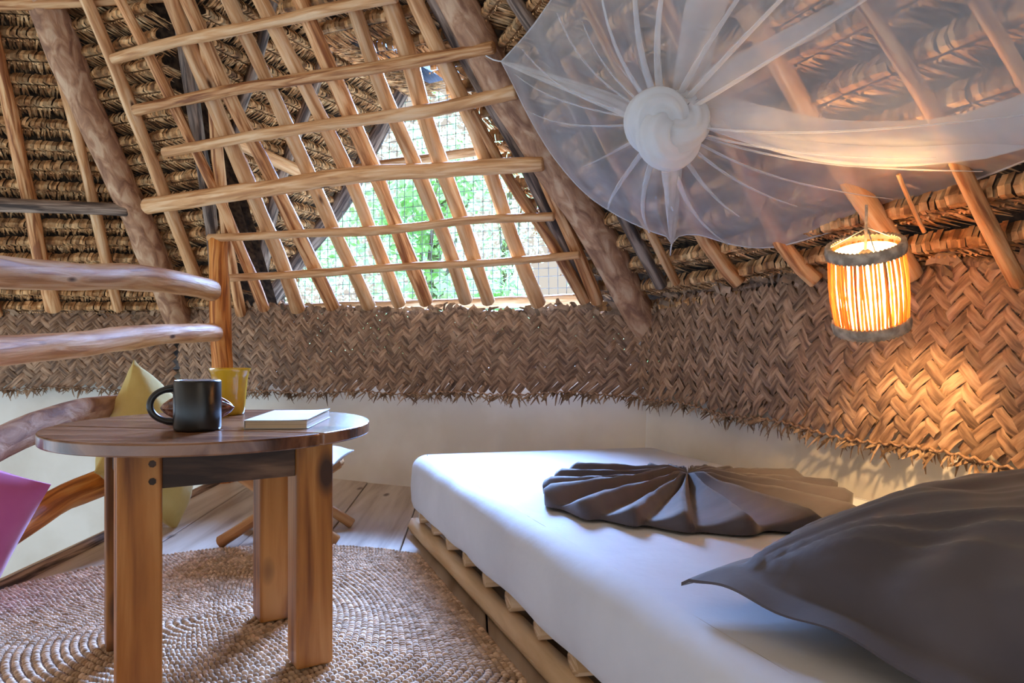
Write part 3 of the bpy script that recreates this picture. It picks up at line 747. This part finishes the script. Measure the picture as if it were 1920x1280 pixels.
def mattress():
    mb = MB(); n, m_ = 44, 84; rr = .042
    def prof(t):                                                     # t 0..1 across: returns inset along and height factor for rounded edges
        return t
    def pt(u, v, z, ins):
        # inset from the sides, in metres
        lu = .79; lv = BL_
        uu = (ins + (lu - 2 * ins) * u) / lu; vv = (ins + (lv - 2 * ins) * v) / lv
        # round the vertical corners
        p = bq(uu, vv)
        return Vector((p.x, p.y, z))
    # outline param: walk the perimeter, stack rings bottom to top, then cap
    per = []
    cr = .06; N_ = 10
    lu, lv = .79, BL_
    for (cx, cy, a0) in ((cr, cr, 180), (lu - cr, cr, 270), (lu - cr, lv - cr, 0), (cr, lv - cr, 90)):
        for k in range(N_ + 1):
            a = math.radians(a0 + 90 * k / N_); per.append((cx + cr * math.cos(a), cy + cr * math.sin(a), math.cos(a), math.sin(a)))
    # subdivide long sides
    pp = []
    for i in range(len(per)):
        a, b = per[i], per[(i + 1) % len(per)]; L_ = math.hypot(b[0] - a[0], b[1] - a[1]); k = max(1, int(L_ / .04))
        for q in range(k): t = q / k; pp.append(tuple(a[j] + (b[j] - a[j]) * t for j in range(4)))
    def P(x, y, z): p = bq(x / lu, y / lv); return Vector((p.x, p.y, z))
    rings = []
    hgt = MZ1 - MZ0
    spec = [(.05, MZ0 + .004), (.016, MZ0 + .002), (.006, MZ0 + .012), (0, MZ0 + .03), (-.003, MZ0 + .07), (0, MZ1 - rr)] + \
           [(rr * (1 - math.cos(a)), MZ1 - rr + rr * math.sin(a)) for a in np.linspace(.25, math.pi / 2, 7)]
    for ins, z in spec:
        row = []
        for k, (x, y, nx, ny) in enumerate(pp):
            wv = .004 * noise.noise(Vector((x * 7, y * 7, z * 5))) + .0035 * math.sin((x * 23 + y * 31)) * max(0, 1 - (z - MZ0) / .12) * max(0, noise.noise(Vector((x * 3, y * 3, 9))) + .5)
            hem = (.010 * noise.noise(Vector((x * 4.0, y * 4.0, 33)))) if z < MZ0 + .035 else 0
            row.append(P(x - nx * (ins - wv), y - ny * (ins - wv), z + hem))
        rings.append(row)
    mb.quadstrip(rings, True)
    # top
    ins = spec[-1][0]; gx, gy = 24, 56; rows = []
    b = len(mb.v)
    for i in range(gx + 1):
        row = []
        for j in range(gy + 1):
            x = ins + (lu - 2 * ins) * i / gx; y = ins + (lv - 2 * ins) * j / gy
            # keep the rounded plan corners
            for (cx, cy, sx, sy) in ((cr, cr, -1, -1), (lu - cr, cr, 1, -1), (lu - cr, lv - cr, 1, 1), (cr, lv - cr, -1, 1)):
                dx, dy = (x - cx) * sx, (y - cy) * sy
                if dx > 0 and dy > 0:
                    d_ = math.hypot(dx, dy); lim = cr - ins
                    if d_ > lim: x, y = cx + sx * dx / d_ * lim, cy + sy * dy / d_ * lim
            e = min(1, min(x - ins, lu - ins - x, y - ins, lv - ins - y) / .05)
            row.append(P(x, y, MZ1 + e * (.004 * noise.noise(Vector((x * 4, y * 4, 2))) + .0015 * noise.noise(Vector((x * 19, y * 12, 5))))))
        rows.append(row)
    mb.quadstrip(rows)
    return mb.build('mattress', 'sheet')
tag(mattress(), 'single mattress in a white fitted sheet on the pallet base', 'mattress')

mb = cushion_mesh(90, 90, .56, .74, .215, .045, .016, 5, .05, .22)
for k, (x, y, z) in enumerate(mb.v):                                  # the flat border sags to the mattress
    e = max(0, max(abs(x) / .28 - .80, abs(y) / .37 - .84)) / .2
    mb.v[k] = (x, y, z - .022 * min(1, e) ** 1.5 + .006 * math.sin(x * 40 + y * 25) * min(1, e)
               + (.007 * (1 - abs(noise.noise(Vector((math.atan2(y + .37, x + .28) * 7, math.hypot(x + .28, y + .37) * 2.5, 4))))) ** 4 if z > 0 and e <= 0 else 0))
pil = tag(mb.build('pillow', 'grey'), 'large dark grey pillow with a flat border on the bed', 'pillow')
c00 = Vector((.215, .945, .300)); ex = Vector((.44, -.88, -.05)); ey = Vector((.88, .44, .02))
place(pil, c00 + ex.normalized() * .28 + ey.normalized() * .37 + UP * .012, ex, ey)

def folded():
    mb = MB(); c = Vector((.40, 1.70, MZ1 + .006)); ax = math.atan2(-.974, -.224); rows = []
    nth, nr_ = 300, 26
    key = [(0, .50), (25, .50), (50, .44), (75, .385), (100, .34), (125, .25), (150, .13), (180, .075)]
    def rad(deg):
        d_ = abs(deg)
        for (a, ra), (b, rb) in zip(key, key[1:]):
            if a <= d_ <= b: return ra + (rb - ra) * (d_ - a) / (b - a)
    for i in range(nr_ + 1):
        t = i / nr_; row = []
        for k in range(nth):
            deg = -180 + 360 * k / nth; th = ax + math.radians(deg)
            R_ = rad(deg) * (.86 if deg > 0 else .84)
            pl_ = 21 * math.radians(deg) + 1.5 * math.sin(math.radians(deg) * 2.3 + .4) + .7 * math.sin(math.radians(deg) * 5 + 1)
            sw = math.sin(pl_ + .5 * t); saw = (1 - abs(math.sin(pl_ / 2 + .25 * t + .2 * math.sin(t * 5 + deg * .05)))) ** .8 * (1 + .45 * noise.noise(Vector((deg * .035, 3, 1))))
            R2 = R_ * (1 + .03 * math.cos(pl_) + .07 * noise.noise(Vector((deg * .03, 8, 2))))
            hgt = (.008 + .034 * saw * (1 - .15 * t)) * min(1, t * 4 + .35) + .018 * math.exp(-(t / .16) ** 2)
            if t > .93: hgt *= 1 - ((t - .93) / .07) ** 2 * .97
            rr_ = R2 * min(t, .97) + (.006 * math.sin((t - .9) * 30) if t > .9 else 0)
            off = .010 * math.cos(pl_) * t
            x = c.x + rr_ * math.cos(th) - off * math.sin(th); y = c.y + rr_ * math.sin(th) + off * math.cos(th)
            row.append((x, y, c.z + hgt + .002 * noise.noise(Vector((x * 30, y * 30, 1)))))
        rows.append(row)
    mb.quadstrip(rows, True)
    return mb.build('folded_sheet', 'grey')
tag(folded(), 'dark grey sheet pleated into a fan shape on the white mattress', 'bed sheet')

# ------------------------------------------------------------------ mosquito net tied up under the right roof
net = tag(empty('mosquito_net'), 'sheer white mosquito net knotted up under the thatched roof', 'mosquito net')
bnd = [((940, 115), 2.27), ((962, 158), 2.26), ((990, 215), 2.25), ((1035, 290), 2.23), ((1095, 360), 2.20), ((1160, 405), 2.17), ((1225, 435), 2.13), ((1250, 443), 2.11), ((1260, 457), 2.10),
       ((1272, 443), 2.09), ((1310, 440), 2.05), ((1380, 460), 1.96), ((1450, 463), 1.87), ((1540, 440), 1.75), ((1640, 405), 1.61), ((1750, 365), 1.46), ((1860, 325), 1.30), ((1960, 285), 1.19), ((2080, 230), 1.06),
       ((2140, 60), 1.0), ((2050, -150), .98), ((1850, -330), 1.02), ((1600, -300), 1.15), ((1400, -280), 1.25), ((1250, -260), 1.38), ((1130, -150), 1.62), ((1040, -10), 1.95), ((990, 60), 2.12)]
bnd = [((x, y), Y * (.91 if (y < -20 or x > 1900) else .95 if y < 80 else 1)) for (x, y), Y in bnd]   # hangs clear of the rafters
K = at(1255, 225, 1.60)
bp = resample([at(x, y, Y) for (x, y), Y in bnd] + [at(940, 115, 2.27)], .03)[:-1]
mb = MB(); rows = []; NR = 34
for i in range(NR + 1):
    t = i / NR; row = []
    for k, b in enumerate(bp):
        p = K.lerp(b, t); d_ = (b - K); sag = .05 * math.sin(math.pi * t) * (.6 + .4 * math.sin(k * .09))
        fold = .011 * math.sin(k * .55 + 2.2 * math.sin(k * .061)) * math.sin(math.pi * min(1, t * 1.02)) ** .8 * (1.2 - .8 * t)
        row.append(p + PR.n * (sag + fold))
    rows.append(row)
mb.quadstrip(rows, True); mb.build('sheet', 'net', net)
mb = MB(); mb.tube(bp + [bp[0]], .0022, 6, False); mb.build('hem', 'netfold', net)
def band(px, wpx, flat, m='netfold', nm='gathered_fold'):
    P3 = resample([at(x, y, Y) for (x, y), Y in px], .03); mb = MB(); rows = []; n = 28
    for i, p in enumerate(P3):
        t = i / (len(P3) - 1); w_ = (wpx[0] + (wpx[1] - wpx[0]) * t) * p.y / F / 2
        tg = (P3[min(i + 1, len(P3) - 1)] - P3[max(i - 1, 0)]).normalized(); a = tg.cross(Vector((0, 1, 0))).normalized(); c = a.cross(tg)
        rows.append([p + a * (math.cos(q) * w_ * (1 + .05 * math.sin(5 * q + t * 3))) + c * (math.sin(q) * w_ * flat * (1 + .25 * math.sin(7 * q + t * 4))) for q in np.linspace(0, 2 * math.pi, n, endpoint=False)])
    mb.quadstrip(rows, True); return mb.build(nm, m, net)
band([((1290, 190), 1.54), ((1400, 228), 1.45), ((1540, 262), 1.36), ((1700, 270), 1.24), ((1850, 250), 1.12), ((2020, 190), 1.02)], (70, 100), .4)
band([((1290, 180), 1.54), ((1305, 100), 1.50), ((1325, 10), 1.43), ((1360, -110), 1.33)], (60, 90), .4)
band([((1320, 160), 1.53), ((1440, 95), 1.44), ((1580, 20), 1.33), ((1720, -60), 1.22)], (40, 40), .35)
band([((1262, 300), 1.60), ((1262, 380), 1.85), ((1260, 456), 2.09)], (62, 6), .35)
band([((1210, 220), 1.58), ((1120, 180), 1.80), ((942, 116), 2.26)], (46, 5), .35)
# narrow pleats drawn in towards the knot
random.seed(21)
for k in range(22):
    b = bp[int((k + ru(-.3, .3)) / 22 * len(bp)) % len(bp)]; t0, t1 = ru(.06, .12), ru(.6, .97); P3 = []
    for t in np.linspace(t0, t1, 12): P3.append(K.lerp(b, t) + PR.n * (.05 * math.sin(math.pi * t) + .012))
    mb = MB(); mb.tube(P3, [.008 * (1 - .8 * i / 11) + .001 for i in range(12)], 8, False, .3); mb.build('pleat', 'net', net)
# the knot: thick bundle wound over itself
mb = MB(); kp = []; kr = []; kc = at(1254, 240, 1.50)
for k in range(121):
    a = 2 * math.pi * k / 120; q = 2 + math.cos(3 * a)
    kp.append(kc + Vector((math.cos(2 * a + .6) * q, math.sin(3 * a) * 1.0, math.sin(2 * a + .6) * q)) * .0188); kr.append(.032 + .004 * math.sin(5 * a))
rows = []
for i, p in enumerate(kp):
    tg = (kp[(i + 1) % 120] - kp[(i - 1) % 120]).normalized(); a = tg.cross(Vector((0, 1, .01))).normalized(); c = a.cross(tg)
    rows.append([p + (a * math.cos(q) + c * math.sin(q)) * kr[i] * (1 + .09 * math.sin(8 * q + i * .12)) for q in np.linspace(0, 2 * math.pi, 36, endpoint=False)])
mb.quadstrip(rows, True); mb.build('knot', 'netknot', net)
mb = MB(); mb.tube([at(1260, 455, 2.10), at(1258, 466, 2.14), at(1257, 478, 2.2)], .0022, 6); mb.build('tie_string', 'cord', net)
mb = MB(); mb.tube(resample([at(942, 115, 2.27), at(925, 112, 2.27), at(905, 100, 2.28), at(890, 88, 2.30)], .02), .0022, 6); mb.build('tie_string', 'cord', net)

# ------------------------------------------------------------------ wicker lamp
lamp = tag(empty('wicker_lamp'), 'lit hanging lamp with a shade of upright rattan sticks', 'lamp')
LC = at(1628, 537, 1.40); tilt = Matrix.Rotation(math.radians(-14), 4, 'Y') @ Matrix.Rotation(math.radians(19), 4, 'X')
lamp.matrix_world = Matrix.Translation(LC) @ tilt @ Matrix.Scale(.88, 4)
LR, LH = .070, .165
mb = MB(); mb.lathe([(LR * .90, -LH / 2 + .004), (LR * .95, -.04), (LR * .965, 0), (LR * .95, .04), (LR * .90, LH / 2 - .002)], 40)
shade = mb.build('shade', 'lining', lamp)
for k in range(58):
    a = 2 * math.pi * k / 58; r = LR * ru(.97, 1.03); tw = ru(-.07, .07)
    pts = [(r * (1 + .07 * math.sin(math.pi * t)) * math.cos(a + tw * t), r * (1 + .07 * math.sin(math.pi * t)) * math.sin(a + tw * t), -LH / 2 + LH * t) for t in np.linspace(0, 1, 7)]
    mb = MB(); mb.tube(pts, [ru(.0022, .0036) for _ in pts], 6); o = mb.build('stick', 'stick', shade)
for z in (-LH / 2, LH / 2):
    mb = MB(); rows = []
    for k in range(97):
        a = 2 * math.pi * k / 96; zz = .003 * (k % 2) * (1 if z > 0 else -1)
        R_ = LR * 1.03 + .0035
        rows.append([((R_ + dx) * math.cos(a), (R_ + dx) * math.sin(a), z + dz + (zz if abs(dz) > .008 else 0)) for dx, dz in ((-.009, -.011), (0.002, -.012), (.004, 0), (.002, .012), (-.009, .011))])
    mb.quadstrip(rows); o = mb.build('rim', 'rim', shade)
mb = MB(); mb.lathe([(.0001, -.034), (.012, -.031), (.021, -.018), (.024, 0), (.021, .014), (.013, .028), (.011, .04)], 24); mb.build('bulb', 'bulb', lamp)
mb = MB(); mb.lathe([(.0135, .036), (.0145, .042), (.0145, .075), (.006, .082), (.0001, .083)], 20); mb.build('socket', 'rim', lamp)
mb = MB(); mb.tube(resample([(0, 0, .08), (.004, 0, .12), (.02, .02, .17)], .02), .003, 6); mb.build('cord', 'rim', lamp)
for a in (0.3, 2.4, 4.5):
    mb = MB(); mb.tube([(LR * math.cos(a), LR * math.sin(a), LH / 2 + .008), (.012, .01, .125)], .0012, 5); mb.build('hanger', 'wire', lamp)

# ------------------------------------------------------------------ trees outside the window
def tree(label, x, y, ztop, rad, nleaf, sd):
    random.seed(sd); t = tag(empty('tree'), label, 'tree', 'trees outside the lattice window'); t.location = (x, y, -2.7)
    hh = ztop + 2.7
    log('trunk', [(0, 0, 0), (ru(-.15, .15), ru(-.1, .1), hh * .4), (ru(-.3, .3), 0, hh * .85)], .11, .04, 'trunk', t, n=10, step=.3)
    mb = MB(); bl = []
    for k in range(16):
        a = ru(0, 6.28); q = rad * ru(.1, .85); bl.append((math.cos(a) * q, math.sin(a) * q * .8, hh - rad * ru(.35, 2.3), rad * ru(.3, .5)))
    for bx, by, bz, br in bl[:6]:
        mbz = [(0, 0, hh * .5), (bx * .5, by * .5, (hh * .5 + bz) / 2 + .1), (bx, by, bz)]
        log('branch', mbz, .035, .012, 'trunk', t, n=6, step=.25)
    for k in range(nleaf):
        bx, by, bz, br = random.choice(bl)
        d_ = Vector((random.gauss(0, 1), random.gauss(0, 1), random.gauss(0, 1))).normalized() * br * random.random() ** .4
        p = Vector((bx, by, bz)) + d_; a = Vector((random.gauss(0, 1), random.gauss(0, 1), random.gauss(-.4, .6))).normalized()
        b = a.cross(Vector((random.gauss(0, 1), random.gauss(0, 1), random.gauss(0, 1)))).normalized(); L_ = ru(.06, .12)
        mb.poly([p, p + a * L_ * .5 + b * L_ * .28, p + a * L_, p + a * L_ * .5 - b * L_ * .28])
    tag(mb.build('foliage', 'foliage', t, False), kind='stuff')
tree('broad green tree seen through the middle of the lattice window', -.95, 7.6, 2.9, 1.2, 6500, 11)
tree('leafy green tree at the lower left of the lattice window', -3.6, 8.4, 2.7, 1.3, 5000, 12)
tree('light green tree at the right side of the lattice window', 1.9, 8.6, 2.9, 1.4, 5000, 13)
tree('tall distant tree rising above the others beyond the window', -.1, 12.5, 4.6, 1.9, 7500, 14)
tree('distant tree filling the gap at the left of the window', -4.4, 13.2, 4.2, 2.0, 6000, 15)
